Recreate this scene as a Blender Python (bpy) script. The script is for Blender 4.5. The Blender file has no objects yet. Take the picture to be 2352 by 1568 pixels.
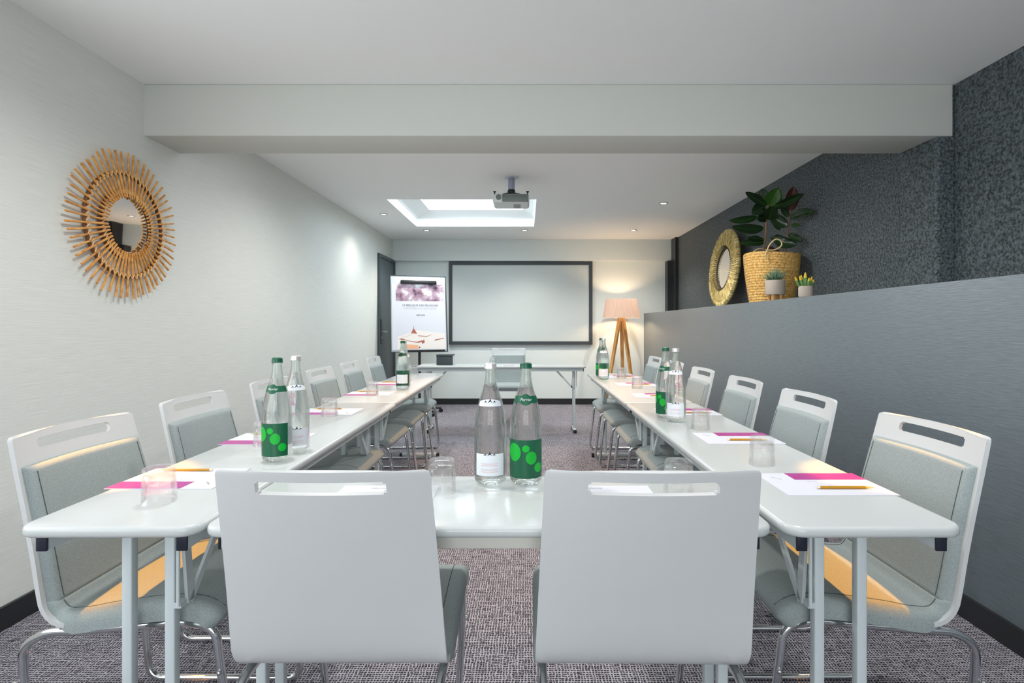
import bpy, bmesh, math, random
from mathutils import Vector, Matrix, Euler
random.seed(7)
PI = math.pi
sc = bpy.context.scene
COL = sc.collection

# ------------------------------------------------------------------ camera
H = 1.18                      # eye height
cam_d = bpy.data.cameras.new('camera')
cam_d.sensor_width = 36.0
cam_d.lens = 36.0 * 1250.0 / 2352.0
cam_d.shift_x = -31.0 / 2352.0
cam_d.shift_y = -36.0 / 2352.0
cam_d.clip_start = 0.05
cam = bpy.data.objects.new('camera', cam_d)
cam.location = (0, 0, H)
cam.rotation_euler = (PI / 2, 0, 0)
COL.objects.link(cam)
sc.camera = cam

# ------------------------------------------------------------------ world, exposure
world = bpy.data.worlds.new('world'); sc.world = world
world.use_nodes = True
bg = world.node_tree.nodes['Background']
bg.inputs[0].default_value = (0.86, 0.93, 1.0, 1)
bg.inputs[1].default_value = 1.25
sc.view_settings.view_transform = 'Standard'
sc.view_settings.look = 'None'
sc.view_settings.exposure = 0.16
sc.view_settings.gamma = 1.0
sc.view_settings.use_curve_mapping = False
sc.cycles.max_bounces = 14
sc.cycles.transmission_bounces = 12
sc.cycles.transparent_max_bounces = 16
sc.cycles.diffuse_bounces = 6
sc.cycles.sample_clamp_indirect = 6.0
sc.cycles.use_denoising = True

def area(name, loc, rot, sx, sy, power, col=(1, 1, 1)):
    l = bpy.data.lights.new(name, 'AREA'); l.shape = 'RECTANGLE'
    l.size = sx; l.size_y = sy; l.energy = power; l.color = col
    o = bpy.data.objects.new(name, l); o.location = loc; o.rotation_euler = rot
    COL.objects.link(o); return o
# fill daylight from added, unseen windows and skylights; the last is the visible skylight
area('behind_camera_fill', (0.0, -3.38, 1.6), (PI / 2, 0, 0), 3.2, 1.4, 88, (0.93, 0.97, 1.0))
area('near_ceiling_fill', (0.1, 0.75, 2.60), (0, 0, 0), 2.3, 1.3, 3, (0.95, 0.98, 1.0))
area('left_side_fill', (-2.24, 0.3, 1.45), (0, -PI / 2, 0), 1.3, 2.9, 27, (0.97, 0.98, 1.0))
area('mid_ceiling_fill', (-0.1, 3.62, 2.60), (0, 0, 0), 2.6, .62, 6, (0.95, 0.98, 1.0))
area('skylight_daylight', (-0.65, 6.3, 2.70), (0, 0, 0), 1.25, 1.2, 36, (0.76, 0.91, 1.0))
DOWN_W = 18.0

# ------------------------------------------------------------------ materials
def M(name, col=(.8, .8, .8), rough=.5, metal=0.0, spec=.5, coat=0.0, trans=0.0, ior=1.45):
    m = bpy.data.materials.new(name); m.use_nodes = True
    b = m.node_tree.nodes['Principled BSDF']
    b.inputs['Base Color'].default_value = (*col, 1)
    b.inputs['Roughness'].default_value = rough
    b.inputs['Metallic'].default_value = metal
    b.inputs['Specular IOR Level'].default_value = spec
    b.inputs['Coat Weight'].default_value = coat
    b.inputs['Transmission Weight'].default_value = trans
    b.inputs['IOR'].default_value = ior
    return m
def nd(m, t, **kw):
    n = m.node_tree.nodes.new(t)
    for k, v in kw.items(): setattr(n, k, v)
    return n
def lk(m, a, b): m.node_tree.links.new(a, b)
def bsdf(m): return m.node_tree.nodes['Principled BSDF']
def mapped(m, scale=(1, 1, 1), rot=(0, 0, 0)):
    tc = nd(m, 'ShaderNodeTexCoord'); mp = nd(m, 'ShaderNodeMapping')
    mp.inputs['Scale'].default_value = scale; mp.inputs['Rotation'].default_value = rot
    lk(m, tc.outputs['Object'], mp.inputs['Vector']); return mp.outputs['Vector']
def noise(m, vec, scale=5, detail=3, rough=.5):
    n = nd(m, 'ShaderNodeTexNoise'); n.inputs['Scale'].default_value = scale
    n.inputs['Detail'].default_value = detail; n.inputs['Roughness'].default_value = rough
    lk(m, vec, n.inputs['Vector']); return n.outputs['Fac']
def ramp(m, fac, stops):
    r = nd(m, 'ShaderNodeValToRGB')
    e = r.color_ramp.elements
    e[0].position, e[0].color = stops[0][0], (*stops[0][1], 1)
    e[1].position, e[1].color = stops[-1][0], (*stops[-1][1], 1)
    for p, c in stops[1:-1]:
        x = e.new(p); x.color = (*c, 1)
    lk(m, fac, r.inputs['Fac']); return r.outputs['Color']
def bump(m, h, strength=.3, dist=.002):
    b = nd(m, 'ShaderNodeBump'); b.inputs['Strength'].default_value = strength
    b.inputs['Distance'].default_value = dist
    lk(m, h, b.inputs['Height']); lk(m, b.outputs['Normal'], bsdf(m).inputs['Normal'])
def mathn(m, op, a, b):
    n = nd(m, 'ShaderNodeMath', operation=op)
    for i, v in enumerate((a, b)):
        if isinstance(v, (int, float)): n.inputs[i].default_value = v
        else: lk(m, v, n.inputs[i])
    return n.outputs[0]
def basecol(m, c): lk(m, c, bsdf(m).inputs['Base Color'])

m_wall = M('wallpaper_cream', (.72, .72, .675), .62, spec=.35)
v = mapped(m_wall, (1, 6, 260)); n1 = noise(m_wall, v, 1.0, 2)
basecol(m_wall, ramp(m_wall, n1, [(.3, (.68, .70, .665)), (.7, (.745, .765, .725))]))
bump(m_wall, n1, .35, .0015)
m_back = M('back_wall_paint', (.74, .80, .785), .6, spec=.3)
bump(m_back, noise(m_back, mapped(m_back, (5, 5, 120)), 2, 2), .1, .001)
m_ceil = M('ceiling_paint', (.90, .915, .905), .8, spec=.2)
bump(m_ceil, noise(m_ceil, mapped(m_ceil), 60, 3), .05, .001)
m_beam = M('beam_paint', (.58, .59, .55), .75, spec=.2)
m_grey = M('grey_ribbed_wallcovering', (.15, .165, .17), .38, spec=.8)
vv = mapped(m_grey, (1, 16, 300)); n2 = noise(m_grey, vv, 1.0, 2)
basecol(m_grey, ramp(m_grey, n2, [(.3, (.125, .153, .170)), (.7, (.165, .198, .218))]))
bump(m_grey, n2, .5, .002)
m_dark = M('dark_roughcast', (.05, .055, .058), .55, spec=.5)
nz = noise(m_dark, mapped(m_dark), 75, 4, .65)
basecol(m_dark, ramp(m_dark, nz, [(.38, (.018, .024, .028)), (.62, (.135, .165, .178))]))
bump(m_dark, nz, .9, .010)
m_trimdark = M('dark_trim_paint', (.02, .021, .024), .35)
m_black = M('black_plastic', (.015, .016, .018), .4)
m_cap = M('navy_end_cap', (.015, .018, .032), .35)
m_slate = M('slate_door_paint', (.085, .11, .125), .35, spec=.6)
m_slate2 = M('slate_frame_paint', (.05, .065, .075), .35)
m_frame = M('screen_border', (.045, .055, .062), .5)
m_screen = M('screen_fabric', (.60, .645, .635), .8, spec=.1)
m_table = M('table_laminate', (.54, .565, .56), .20, spec=.5)
m_leg = M('light_grey_paint', (.58, .64, .65), .35, spec=.5)
m_rail = M('cream_rail_paint', (.60, .59, .53), .4)
m_white = M('white_lacquer', (.58, .59, .59), .3, spec=.5)
m_glossw = M('white_satin', (.78, .79, .78), .4)
m_fab = M('grey_green_fabric', (.33, .375, .37), .75, spec=.3)
nf = noise(m_fab, mapped(m_fab, (1, 1, 1)), 420, 2)
basecol(m_fab, ramp(m_fab, nf, [(.3, (.25, .29, .29)), (.7, (.36, .405, .40))]))
bump(m_fab, nf, .25, .0008)
m_stitch = M('dark_stitching', (.07, .09, .09), .8)
m_chrome = M('chrome', (.72, .73, .74), .12, metal=1.0)
m_steel = M('brushed_steel', (.6, .6, .6), .3, metal=1.0)
m_mirror = M('mirror_silver', (.92, .92, .92), .02, metal=1.0)
m_paper = M('white_paper', (.64, .645, .70), .6, spec=.2)
m_magenta = M('magenta_print', (.42, .035, .26), .3)
m_greytext = M('grey_print', (.25, .25, .27), .6)
m_lav = M('pale_grey_print', (.5, .5, .54), .6)
m_pencil = M('ochre_pencil_paint', (.50, .24, .015), .35)
m_tip = M('pencil_wood', (.62, .48, .12), .6)
m_eraser = M('pencil_ferrule', (.75, .68, .6), .4)
m_lead = M('pencil_lead', (.2, .2, .08), .5)
m_glass = M('clear_glass', (1, 1, 1), .0, trans=1.0, ior=1.45)
m_bottle = M('water_filled_glass', (.955, .985, .968), .0, trans=1.0, ior=1.34)
def clearer(m, f):
    t = nd(m, 'ShaderNodeBsdfTransparent'); t.inputs[0].default_value = bsdf(m).inputs['Base Color'].default_value
    x = nd(m, 'ShaderNodeMixShader'); x.inputs[0].default_value = f
    out = [n for n in m.node_tree.nodes if n.type == 'OUTPUT_MATERIAL'][0]
    lk(m, bsdf(m).outputs[0], x.inputs[1]); lk(m, t.outputs[0], x.inputs[2]); lk(m, x.outputs[0], out.inputs[0])
clearer(m_glass, .74); clearer(m_bottle, .35)
m_green = M('dark_green_label', (.005, .10, .045), .35)
m_bright = M('bright_green_print', (.0, .42, .03), .35)
m_capg = M('green_cap', (.01, .10, .05), .3)
m_capw = M('silver_cap', (.75, .72, .70), .3, metal=.6)
m_label = M('pale_label', (.75, .78, .82), .45)
m_red = M('thin_red_print', (.75, .42, .42), .5)
m_mount = M('dark_mountain_print', (.03, .035, .05), .5)
m_rattan = M('rattan', (.60, .29, .08), .45)
nr = noise(m_rattan, mapped(m_rattan), 28, 3)
basecol(m_rattan, ramp(m_rattan, nr, [(.3, (.48, .18, .03)), (.7, (.80, .42, .11))]))
m_rdark = M('dark_lashing', (.16, .06, .02), .6)
m_rlight = M('pale_lashing', (.85, .55, .25), .5)
m_sea = M('seagrass', (.50, .43, .20), .7)
tcs = nd(m_sea, 'ShaderNodeTexCoord'); sx_ = nd(m_sea, 'ShaderNodeSeparateXYZ'); lk(m_sea, tcs.outputs['Object'], sx_.inputs[0])
an_ = mathn(m_sea, 'ARCTAN2', sx_.outputs[1], sx_.outputs[0])
rd_ = mathn(m_sea, 'SQRT', mathn(m_sea, 'ADD', mathn(m_sea, 'MULTIPLY', sx_.outputs[0], sx_.outputs[0]), mathn(m_sea, 'MULTIPLY', sx_.outputs[1], sx_.outputs[1])), 0)
cb_ = nd(m_sea, 'ShaderNodeCombineXYZ'); lk(m_sea, mathn(m_sea, 'MULTIPLY', an_, 34.0), cb_.inputs[0]); lk(m_sea, mathn(m_sea, 'MULTIPLY', rd_, 9.0), cb_.inputs[1])
ns = noise(m_sea, cb_.outputs[0], 1.0, 3)
basecol(m_sea, ramp(m_sea, ns, [(.3, (.20, .11, .03)), (.5, (.52, .41, .15)), (.70, (.80, .68, .34))]))
bump(m_sea, ns, .6, .004)
m_cord = M('dark_cord', (.05, .04, .025), .7)
m_basket = M('woven_basket', (.68, .45, .17), .65)
nb = noise(m_basket, mapped(m_basket, (60, 60, 45)), 1.2, 3)
basecol(m_basket, ramp(m_basket, nb, [(.3, (.42, .20, .04)), (.55, (.72, .44, .13)), (.75, (.86, .60, .25))]))
bump(m_basket, nb, .7, .004)
m_rope = M('natural_rope', (.66, .52, .27), .7)
m_leaf = M('rubber_leaf', (.024, .060, .022), .22, spec=.6, coat=.3)
m_leafb = M('young_leaf', (.05, .16, .015), .25, spec=.6)
m_leafr = M('reddish_leaf', (.10, .028, .015), .3)
m_stem = M('brown_stem', (.20, .11, .05), .7)
m_soil = M('soil', (.05, .035, .02), .9)
m_pot = M('beige_ceramic', (.50, .43, .36), .6)
m_wood = M('oak_wood', (.60, .30, .09), .4)
nw = noise(m_wood, mapped(m_wood, (30, 30, 2.5)), 1.5, 3)
basecol(m_wood, ramp(m_wood, nw, [(.3, (.48, .21, .05)), (.7, (.72, .40, .14))]))
m_succ = M('blue_green_succulent', (.12, .22, .13), .5)
m_cactus = M('green_cactus', (.12, .24, .06), .5)
m_yellow = M('yellow_flower', (.70, .50, .03), .5)
m_proj = M('projector_shell', (.62, .67, .66), .4)
m_projd = M('projector_front', (.13, .16, .15), .35)
m_blue = M('dark_blue_metal', (.012, .03, .04), .25)
m_pole = M('grey_pole', (.36, .37, .50), .35, metal=.3)
m_glow = M('lamp_diffuser', (1, 1, 1), .4)
bsdf(m_glow).inputs['Emission Color'].default_value = (1, .86, .66, 1)
bsdf(m_glow).inputs['Emission Strength'].default_value = 6
m_bulb = M('warm_bulb', (1, 1, 1), .4)
bsdf(m_bulb).inputs['Emission Color'].default_value = (1, .62, .3, 1)
bsdf(m_bulb).inputs['Emission Strength'].default_value = 12
m_poster = M('poster_photo_print', (.5, .4, .48), .5)
npz = noise(m_poster, mapped(m_poster), 7, 3)
basecol(m_poster, ramp(m_poster, npz, [(.34, (.05, .015, .04)), (.44, (.30, .18, .25)), (.52, (.42, .31, .38)), (.6, (.66, .68, .70))]))
m_posterlow = M('poster_cream_print', (.78, .72, .68), .5)
m_brick = M('poster_red_print', (.40, .10, .07), .5)
m_orange = M('poster_orange_print', (.80, .42, .25), .5)
m_panel = M('board_panel', (.56, .60, .63), .35)
m_box = M('charcoal_box', (.05, .06, .07), .5)

# carpet: crossing light threads on a dark ground
m_carpet = M('woven_carpet', (.2, .18, .2), .9, spec=.15)
tc = nd(m_carpet, 'ShaderNodeTexCoord')
def wv(direction, scale):
    w = nd(m_carpet, 'ShaderNodeTexWave', wave_type='BANDS', bands_direction=direction)
    w.inputs['Scale'].default_value = scale; w.inputs['Distortion'].default_value = 5.0
    w.inputs['Detail'].default_value = 3; w.inputs['Detail Scale'].default_value = 1.4
    lk(m_carpet, tc.outputs['Object'], w.inputs['Vector']); return w.outputs['Fac']
def nmap(scale):
    mp = nd(m_carpet, 'ShaderNodeMapping'); mp.inputs['Scale'].default_value = scale
    lk(m_carpet, tc.outputs['Object'], mp.inputs['Vector']); return noise(m_carpet, mp.outputs['Vector'], 1, 2, .6)
wx = mathn(m_carpet, 'MULTIPLY', wv('X', 30), nmap((130, 16, 1)))
wy = mathn(m_carpet, 'MULTIPLY', wv('Y', 30), nmap((16, 130, 1)))
wxy = mathn(m_carpet, 'MAXIMUM', wx, wy)
spk = nmap((420, 420, 1))
wsum = mathn(m_carpet, 'MULTIPLY_ADD', spk, 0.35)
wadd = mathn(m_carpet, 'ADD', mathn(m_carpet, 'MULTIPLY', spk, .4), wxy)
cc = ramp(m_carpet, wadd, [(.38, (.022, .020, .024)), (.52, (.095, .089, .103)), (.70, (.43, .415, .465))])
basecol(m_carpet, cc)
bump(m_carpet, wadd, .6, .004)

# thin clear pane for windows
m_pane = bpy.data.materials.new('window_pane'); m_pane.use_nodes = True
nt = m_pane.node_tree; nt.nodes.clear()
o_ = nt.nodes.new('ShaderNodeOutputMaterial'); t_ = nt.nodes.new('ShaderNodeBsdfTransparent')
g_ = nt.nodes.new('ShaderNodeBsdfGlossy'); g_.inputs['Roughness'].default_value = .02
x_ = nt.nodes.new('ShaderNodeMixShader')
x_.inputs[0].default_value = .05; nt.links.new(t_.outputs[0], x_.inputs[1])
nt.links.new(g_.outputs[0], x_.inputs[2]); nt.links.new(x_.outputs[0], o_.inputs[0])
# lamp shade: cloth that lets some light through
m_shade = bpy.data.materials.new('pleated_cloth_shade'); m_shade.use_nodes = True
nt = m_shade.node_tree; nt.nodes.clear()
o_ = nt.nodes.new('ShaderNodeOutputMaterial'); d_ = nt.nodes.new('ShaderNodeBsdfDiffuse')
t_ = nt.nodes.new('ShaderNodeBsdfTranslucent'); x_ = nt.nodes.new('ShaderNodeMixShader')
d_.inputs[0].default_value = (.74, .66, .62, 1); t_.inputs[0].default_value = (.6, .48, .40, 1)
x_.inputs[0].default_value = .04
nt.links.new(d_.outputs[0], x_.inputs[1]); nt.links.new(t_.outputs[0], x_.inputs[2]); nt.links.new(x_.outputs[0], o_.inputs[0])

# ------------------------------------------------------------------ mesh helpers
def link(name, bm, mat, parent=None, smooth=False, loc=None, rot=None):
    me = bpy.data.meshes.new(name)
    bm.to_mesh(me); bm.free()
    if smooth:
        for p in me.polygons: p.use_smooth = True
    if mat: me.materials.append(mat)
    o = bpy.data.objects.new(name, me)
    COL.objects.link(o)
    if parent: o.parent = parent
    if loc: o.location = loc
    if rot: o.rotation_euler = rot
    return o
def autosmooth(o, ang=40):
    for p in o.data.polygons: p.use_smooth = True
    o.data.set_sharp_from_angle(angle=math.radians(ang))
    return o
def tag(o, label=None, cat=None, group=None, kind=None):
    if label: o['label'] = label
    if cat: o['category'] = cat
    if group: o['group'] = group
    if kind: o['kind'] = kind
    return o
def empty(name, loc=(0, 0, 0), rz=0, rot=None):
    o = bpy.data.objects.new(name, None); o.empty_display_size = .1
    COL.objects.link(o); o.location = loc
    o.rotation_euler = rot if rot else (0, 0, rz); return o
def copy_tree(o, parent=None):
    c = o.copy(); COL.objects.link(c)
    if parent: c.parent = parent
    for ch in list(o.children): copy_tree(ch, c)
    return c
def box(bm, x0, x1, y0, y1, z0, z1, bev=0, seg=2, mtx=None):
    vs = [bm.verts.new((x, y, z)) for x in (x0, x1) for y in (y0, y1) for z in (z0, z1)]
    fs = []
    for idx in ((0, 1, 3, 2), (4, 6, 7, 5), (0, 4, 5, 1), (2, 3, 7, 6), (0, 2, 6, 4), (1, 5, 7, 3)):
        fs.append(bm.faces.new([vs[i] for i in idx]))
    if bev:
        es = list({e for f in fs for e in f.edges})
        r = bmesh.ops.bevel(bm, geom=es, offset=bev, segments=seg, profile=.5, affect='EDGES')
        vs = list({v for f in r['faces'] for v in f.verts} | {v for v in vs if v.is_valid})
    if mtx: bmesh.ops.transform(bm, matrix=mtx, verts=[v for v in vs if v.is_valid])
    return bm
def bx(name, b, mat, parent=None, bev=0, seg=2):
    bm = bmesh.new(); box(bm, *b, bev=bev, seg=seg)
    bmesh.ops.recalc_face_normals(bm, faces=bm.faces)
    o = link(name, bm, mat, parent)
    if bev: autosmooth(o, 50)
    return o
def spin(bm, prof, n=48, closed=False, ang=2 * PI, wob=None):
    rings = []
    for (r, z) in prof:
        if r < 1e-6: rings.append([bm.verts.new((0, 0, z))])
        else:
            rings.append([bm.verts.new((r * math.cos(2 * PI * i / n), r * math.sin(2 * PI * i / n), z)) for i in range(n)])
    pairs = list(zip(rings[:-1], rings[1:]))
    if closed: pairs.append((rings[-1], rings[0]))
    fs = []
    for a, b in pairs:
        for i in range(n):
            j = (i + 1) % n
            if len(a) == 1 and len(b) == 1: continue
            if len(a) == 1: fs.append(bm.faces.new((a[0], b[j], b[i])))
            elif len(b) == 1: fs.append(bm.faces.new((a[i], a[j], b[0])))
            else: fs.append(bm.faces.new((a[i], a[j], b[j], b[i])))
    return fs
def lathe(name, prof, mat, parent=None, n=48, closed=False, loc=None, rot=None, ang=40):
    bm = bmesh.new(); spin(bm, prof, n, closed)
    bmesh.ops.recalc_face_normals(bm, faces=bm.faces)
    return autosmooth(link(name, bm, mat, parent, loc=loc, rot=rot), ang)
def tube(bm, pts, r, n=10, closed=False, caps=True, r1=None):
    pts = [Vector(p) for p in pts]; N = len(pts); rings = []
    prev = None
    for i, p in enumerate(pts):
        if closed: t = (pts[(i + 1) % N] - pts[i - 1])
        else: t = pts[min(i + 1, N - 1)] - pts[max(i - 1, 0)]
        t.normalize()
        if prev is None:
            a = Vector((0, 0, 1)) if abs(t.z) < .9 else Vector((1, 0, 0))
            u = t.cross(a).normalized()
        else:
            u = (prev - t * prev.dot(t)).normalized()
        prev = u; w = t.cross(u)
        rr = r if r1 is None else r + (r1 - r) * i / max(1, N - 1)
        rings.append([bm.verts.new(p + rr * (math.cos(2 * PI * k / n) * u + math.sin(2 * PI * k / n) * w)) for k in range(n)])
    pr = list(zip(rings[:-1], rings[1:]))
    if closed: pr.append((rings[-1], rings[0]))
    for a, b in pr:
        for k in range(n):
            bm.faces.new((a[k], a[(k + 1) % n], b[(k + 1) % n], b[k]))
    if caps and not closed:
        bm.faces.new(rings[0][::-1]); bm.faces.new(rings[-1])
def tb(name, pts, r, mat, parent=None, n=10, closed=False, r1=None):
    bm = bmesh.new(); tube(bm, pts, r, n, closed, r1=r1)
    bmesh.ops.recalc_face_normals(bm, faces=bm.faces)
    return autosmooth(link(name, bm, mat, parent), 50)
def rounded(pts, rad, seg=6, closed=False):
    """polyline with rounded corners"""
    pts = [Vector(p) for p in pts]; out = []; N = len(pts)
    for i, p in enumerate(pts):
        if not closed and i in (0, N - 1): out.append(p); continue
        a = (pts[i - 1] - p); b = (pts[(i + 1) % N] - p)
        r = rad[i] if isinstance(rad, (list, tuple)) else rad
        d = min(r, a.length * .48, b.length * .48)
        A = p + a.normalized() * d; B = p + b.normalized() * d
        for k in range(seg + 1):
            t = k / seg
            out.append((1 - t) ** 2 * A + 2 * t * (1 - t) * p + t * t * B)
    return out
def catmull(P, per=6):
    out = []; n = len(P)
    for i in range(n - 1):
        p0 = P[max(i - 1, 0)]; p1 = P[i]; p2 = P[i + 1]; p3 = P[min(i + 2, n - 1)]
        for k in range(per):
            t = k / per
            out.append(tuple(.5 * (2 * b + (c - a) * t + (2 * a - 5 * b + 4 * c - d) * t * t + (3 * b - a - 3 * c + d) * t ** 3)
                             for a, b, c, d in zip(p0, p1, p2, p3)))
    out.append(tuple(P[-1])); return out
def text(name, body, size, mat, parent, loc, rot=(0, 0, 0), align='CENTER', ext=.0004, bold=0.0, shear=0.0, space=1.0):
    c = bpy.data.curves.new(name, 'FONT'); c.body = body; c.size = size
    c.align_x = align; c.align_y = 'CENTER'; c.extrude = ext; c.offset = bold; c.shear = shear
    c.space_character = space; c.resolution_u = 3
    tmp = bpy.data.objects.new(name + '_src', c); COL.objects.link(tmp)
    dg = bpy.context.evaluated_depsgraph_get()
    me = bpy.data.meshes.new_from_object(tmp.evaluated_get(dg))
    bpy.data.objects.remove(tmp); bpy.data.curves.remove(c)
    me.materials.clear(); me.materials.append(mat)
    o = bpy.data.objects.new(name, me); COL.objects.link(o)
    o.parent = parent; o.location = loc; o.rotation_euler = rot; return o
def flat(name, polys, mat, parent, z=0.0, th=.0006, loc=None, rot=None):
    """thin printed shapes: polygons in the local xy plane"""
    bm = bmesh.new()
    for pl in polys:
        a = [bm.verts.new((x, y, z)) for x, y in pl]; b = [bm.verts.new((x, y, z + th)) for x, y in pl]
        n = len(pl); bm.faces.new(a[::-1]); bm.faces.new(b)
        for i in range(n): bm.faces.new((a[i], a[(i + 1) % n], b[(i + 1) % n], b[i]))
    bmesh.ops.recalc_face_normals(bm, faces=bm.faces)
    return link(name, bm, mat, parent, loc=loc, rot=rot)
def at(px, py, Y):
    """point seen at a pixel of the survey photograph at depth Y (used once, at authoring scale)"""
    return Vector(((px - 1207) * Y / 1250, Y, H - (py - 748) * Y / 1250))

# ------------------------------------------------------------------ the room
ZC = 2.464; YB = 8.19; YF = -3.2
def wl(y): return -2.055 + .0092 * y          # the left wall's line
def st(o): o['kind'] = 'structure'; return o
st(bx('floor', (-2.4, 2.6, -3.4, 8.4, -.1, 0), m_carpet))
bm = bmesh.new()
def wall_piece(y0, y1, z0, z1):
    p = [(wl(y0), y0), (wl(y1), y1), (wl(y1) - .2, y1), (wl(y0) - .2, y0)]
    a = [bm.verts.new((x, y, z0)) for x, y in p]; b = [bm.verts.new((x, y, z1)) for x, y in p]
    bm.faces.new(a); bm.faces.new(b[::-1])
    for i in range(4): bm.faces.new((a[i], a[(i + 1) % 4], b[(i + 1) % 4], b[i]))
wall_piece(YF - .2, -1.15, 0, 2.9); wall_piece(1.75, YB + .2, 0, 2.9)
wall_piece(-1.15, 1.75, 0, .8); wall_piece(-1.15, 1.75, 2.1, 2.9)
bmesh.ops.recalc_face_normals(bm, faces=bm.faces)
st(link('wall_left', bm, m_wall))
st(bx('wall_back', (-1.97, 2.6, YB, YB + .2, 0, 2.9), m_back))
w4 = st(empty('added_window_left', (wl(.3) - .10, .3, .8)))  # unseen window added to let fill light in from the left
bm = bmesh.new()
for b_ in ((-.03, .03, -1.45, 1.45, 0, .06), (-.03, .03, -1.45, 1.45, 1.24, 1.3), (-.03, .03, -1.45, -1.39, .06, 1.24), (-.03, .03, 1.39, 1.45, .06, 1.24), (-.03, .03, -.03, .03, .06, 1.24)): box(bm, *b_)
link('window_frame', bm, m_white, w4)
bx('pane', (-.004, .004, -1.39, 1.39, .06, 1.24), m_pane, w4)
# wall behind the camera, with a window added for fill light
bm = bmesh.new()
for b_ in ((-2.05, 2.4, YF - .15, YF, 0, .85), (-2.05, 2.4, YF - .15, YF, 2.35, 2.464), (-2.05, -1.65, YF - .15, YF, .85, 2.35), (1.65, 2.4, YF - .15, YF, .85, 2.35)): box(bm, *b_)
st(link('wall_front', bm, m_wall))
w2 = st(empty('added_window_front', (0, YF - .08, .85)))
bm = bmesh.new()
for b_ in ((-1.65, 1.65, -.03, .03, 0, .06), (-1.65, 1.65, -.03, .03, 1.44, 1.5), (-1.65, -1.59, -.03, .03, .06, 1.44), (1.59, 1.65, -.03, .03, .06, 1.44), (-.03, .03, -.03, .03, .06, 1.44)): box(bm, *b_)
link('window_frame', bm, m_white, w2)
bx('pane', (-1.59, 1.59, -.004, .004, .06, 1.44), m_pane, w2)
# right wall, upper dark roughcast and the lower boxed-out wall with its ledge
bm = bmesh.new()
box(bm, 2.285, 2.6, YF - .15, 2.9, 1.2, 2.9)
box(bm, 2.215, 2.6, 3.2, YB, 1.2, 2.9)
box(bm, 2.195, 2.6, 2.905, 3.2, 1.2, 2.9, bev=.015)
st(link('wall_right', bm, m_dark))
XL = 1.78; ZL = 1.366
st(bx('wall_right_lower', (XL, 2.6, YF - .15, YB, 0, ZL), m_grey, bev=.002))
st(bx('trim_1', (2.17, 2.30, 7.88, 8.10, ZL, ZC), m_trimdark))
st(bx('trim_2', (2.10, 2.20, 8.04, YB, ZL, 2.14), m_trimdark))
# ceiling with the openings of the skylight and of the two added for light
SX0, SX1, SY0, SY1 = -1.41, .11, 5.53, 7.04
bm = bmesh.new()
for b_ in ((-2.3, 2.6, -3.4, .05, ZC, ZC + .12), (-2.3, 2.6, 1.45, 3.27, ZC, ZC + .12), (-2.3, 2.6, 3.97, SY0, ZC, ZC + .12), (-2.3, -1.45, 3.27, 3.97, ZC, ZC + .12), (1.25, 2.6, 3.27, 3.97, ZC, ZC + .12), (-2.3, -1.1, .05, 1.45, ZC, ZC + .12), (1.3, 2.6, .05, 1.45, ZC, ZC + .12), (-2.3, 2.6, SY1, 8.4, ZC, ZC + .12), (-2.3, SX0, SY0, SY1, ZC, ZC + .12), (SX1, 2.6, SY0, SY1, ZC, ZC + .12)): box(bm, *b_)
st(link('ceiling', bm, m_ceil))
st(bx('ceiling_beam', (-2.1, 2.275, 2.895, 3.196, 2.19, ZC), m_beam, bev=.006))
st(bx('ceiling_soffit', (-1.98, 2.17, 8.09, YB, 2.148, ZC), m_back, bev=.003))
w3 = st(bx('added_skylight_near', (-1.1, 1.3, .05, 1.45, ZC + .10, ZC + .106), m_pane))  # extra skylight above the camera, added for fill light
w5 = st(bx('added_skylight_mid', (-1.45, 1.25, 3.27, 3.97, ZC + .10, ZC + .106), m_pane))  # extra skylight hidden by the beam, added for fill light
sk = st(empty('window_1', ((SX0 + SX1) / 2, (SY0 + SY1) / 2, ZC)))
hx, hy = (SX1 - SX0) / 2, (SY1 - SY0) / 2
bm = bmesh.new()                                # sloping inner frame up to the glass
lo = [(-hx, -hy), (hx, -hy), (hx, hy), (-hx, hy)]; hi = [(-.57, -.70), (.62, -.70), (.62, .61), (-.57, .61)]
r0 = [bm.verts.new((x, y, .10)) for x, y in lo]; r1 = [bm.verts.new((x * .97, y * .97, .118)) for x, y in lo]
r2 = [bm.verts.new((x, y, .186)) for x, y in hi]; r3 = [bm.verts.new((x, y, .21)) for x, y in hi]; r4 = [bm.verts.new((x * 1.3, y * 1.3, .21)) for x, y in lo]
r5 = [bm.verts.new((x * 1.1, y * 1.1, .10)) for x, y in lo]
for q0, q1 in ((r0, r1), (r1, r2), (r2, r3), (r3, r4), (r4, r5), (r5, r0)):
    for i in range(4): bm.faces.new((q0[i], q0[(i + 1) % 4], q1[(i + 1) % 4], q1[i]))
bmesh.ops.recalc_face_normals(bm, faces=bm.faces)
link('window_frame', bm, m_glossw, sk)
bx('pane', (-.57, .62, -.70, .61, .196, .204), m_pane, sk)
# baseboards
bm = bmesh.new()
p = [(wl(YF), YF), (wl(7.28), 7.28), (wl(7.28) + .014, 7.28), (wl(YF) + .014, YF)]
a = [bm.verts.new((x, y, 0)) for x, y in p]; b = [bm.verts.new((x, y, .09)) for x, y in p]
bm.faces.new(a); bm.faces.new(b[::-1])
for i in range(4): bm.faces.new((a[i], a[(i + 1) % 4], b[(i + 1) % 4], b[i]))
bmesh.ops.recalc_face_normals(bm, faces=bm.faces)
st(link('baseboard_left', bm, m_trimdark))
st(bx('baseboard_right', (XL - .014, XL, YF, YB, 0, .093), m_trimdark))
st(bx('baseboard_back', (-1.96, XL - .014, YB - .014, YB, 0, .088), m_trimdark))

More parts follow.
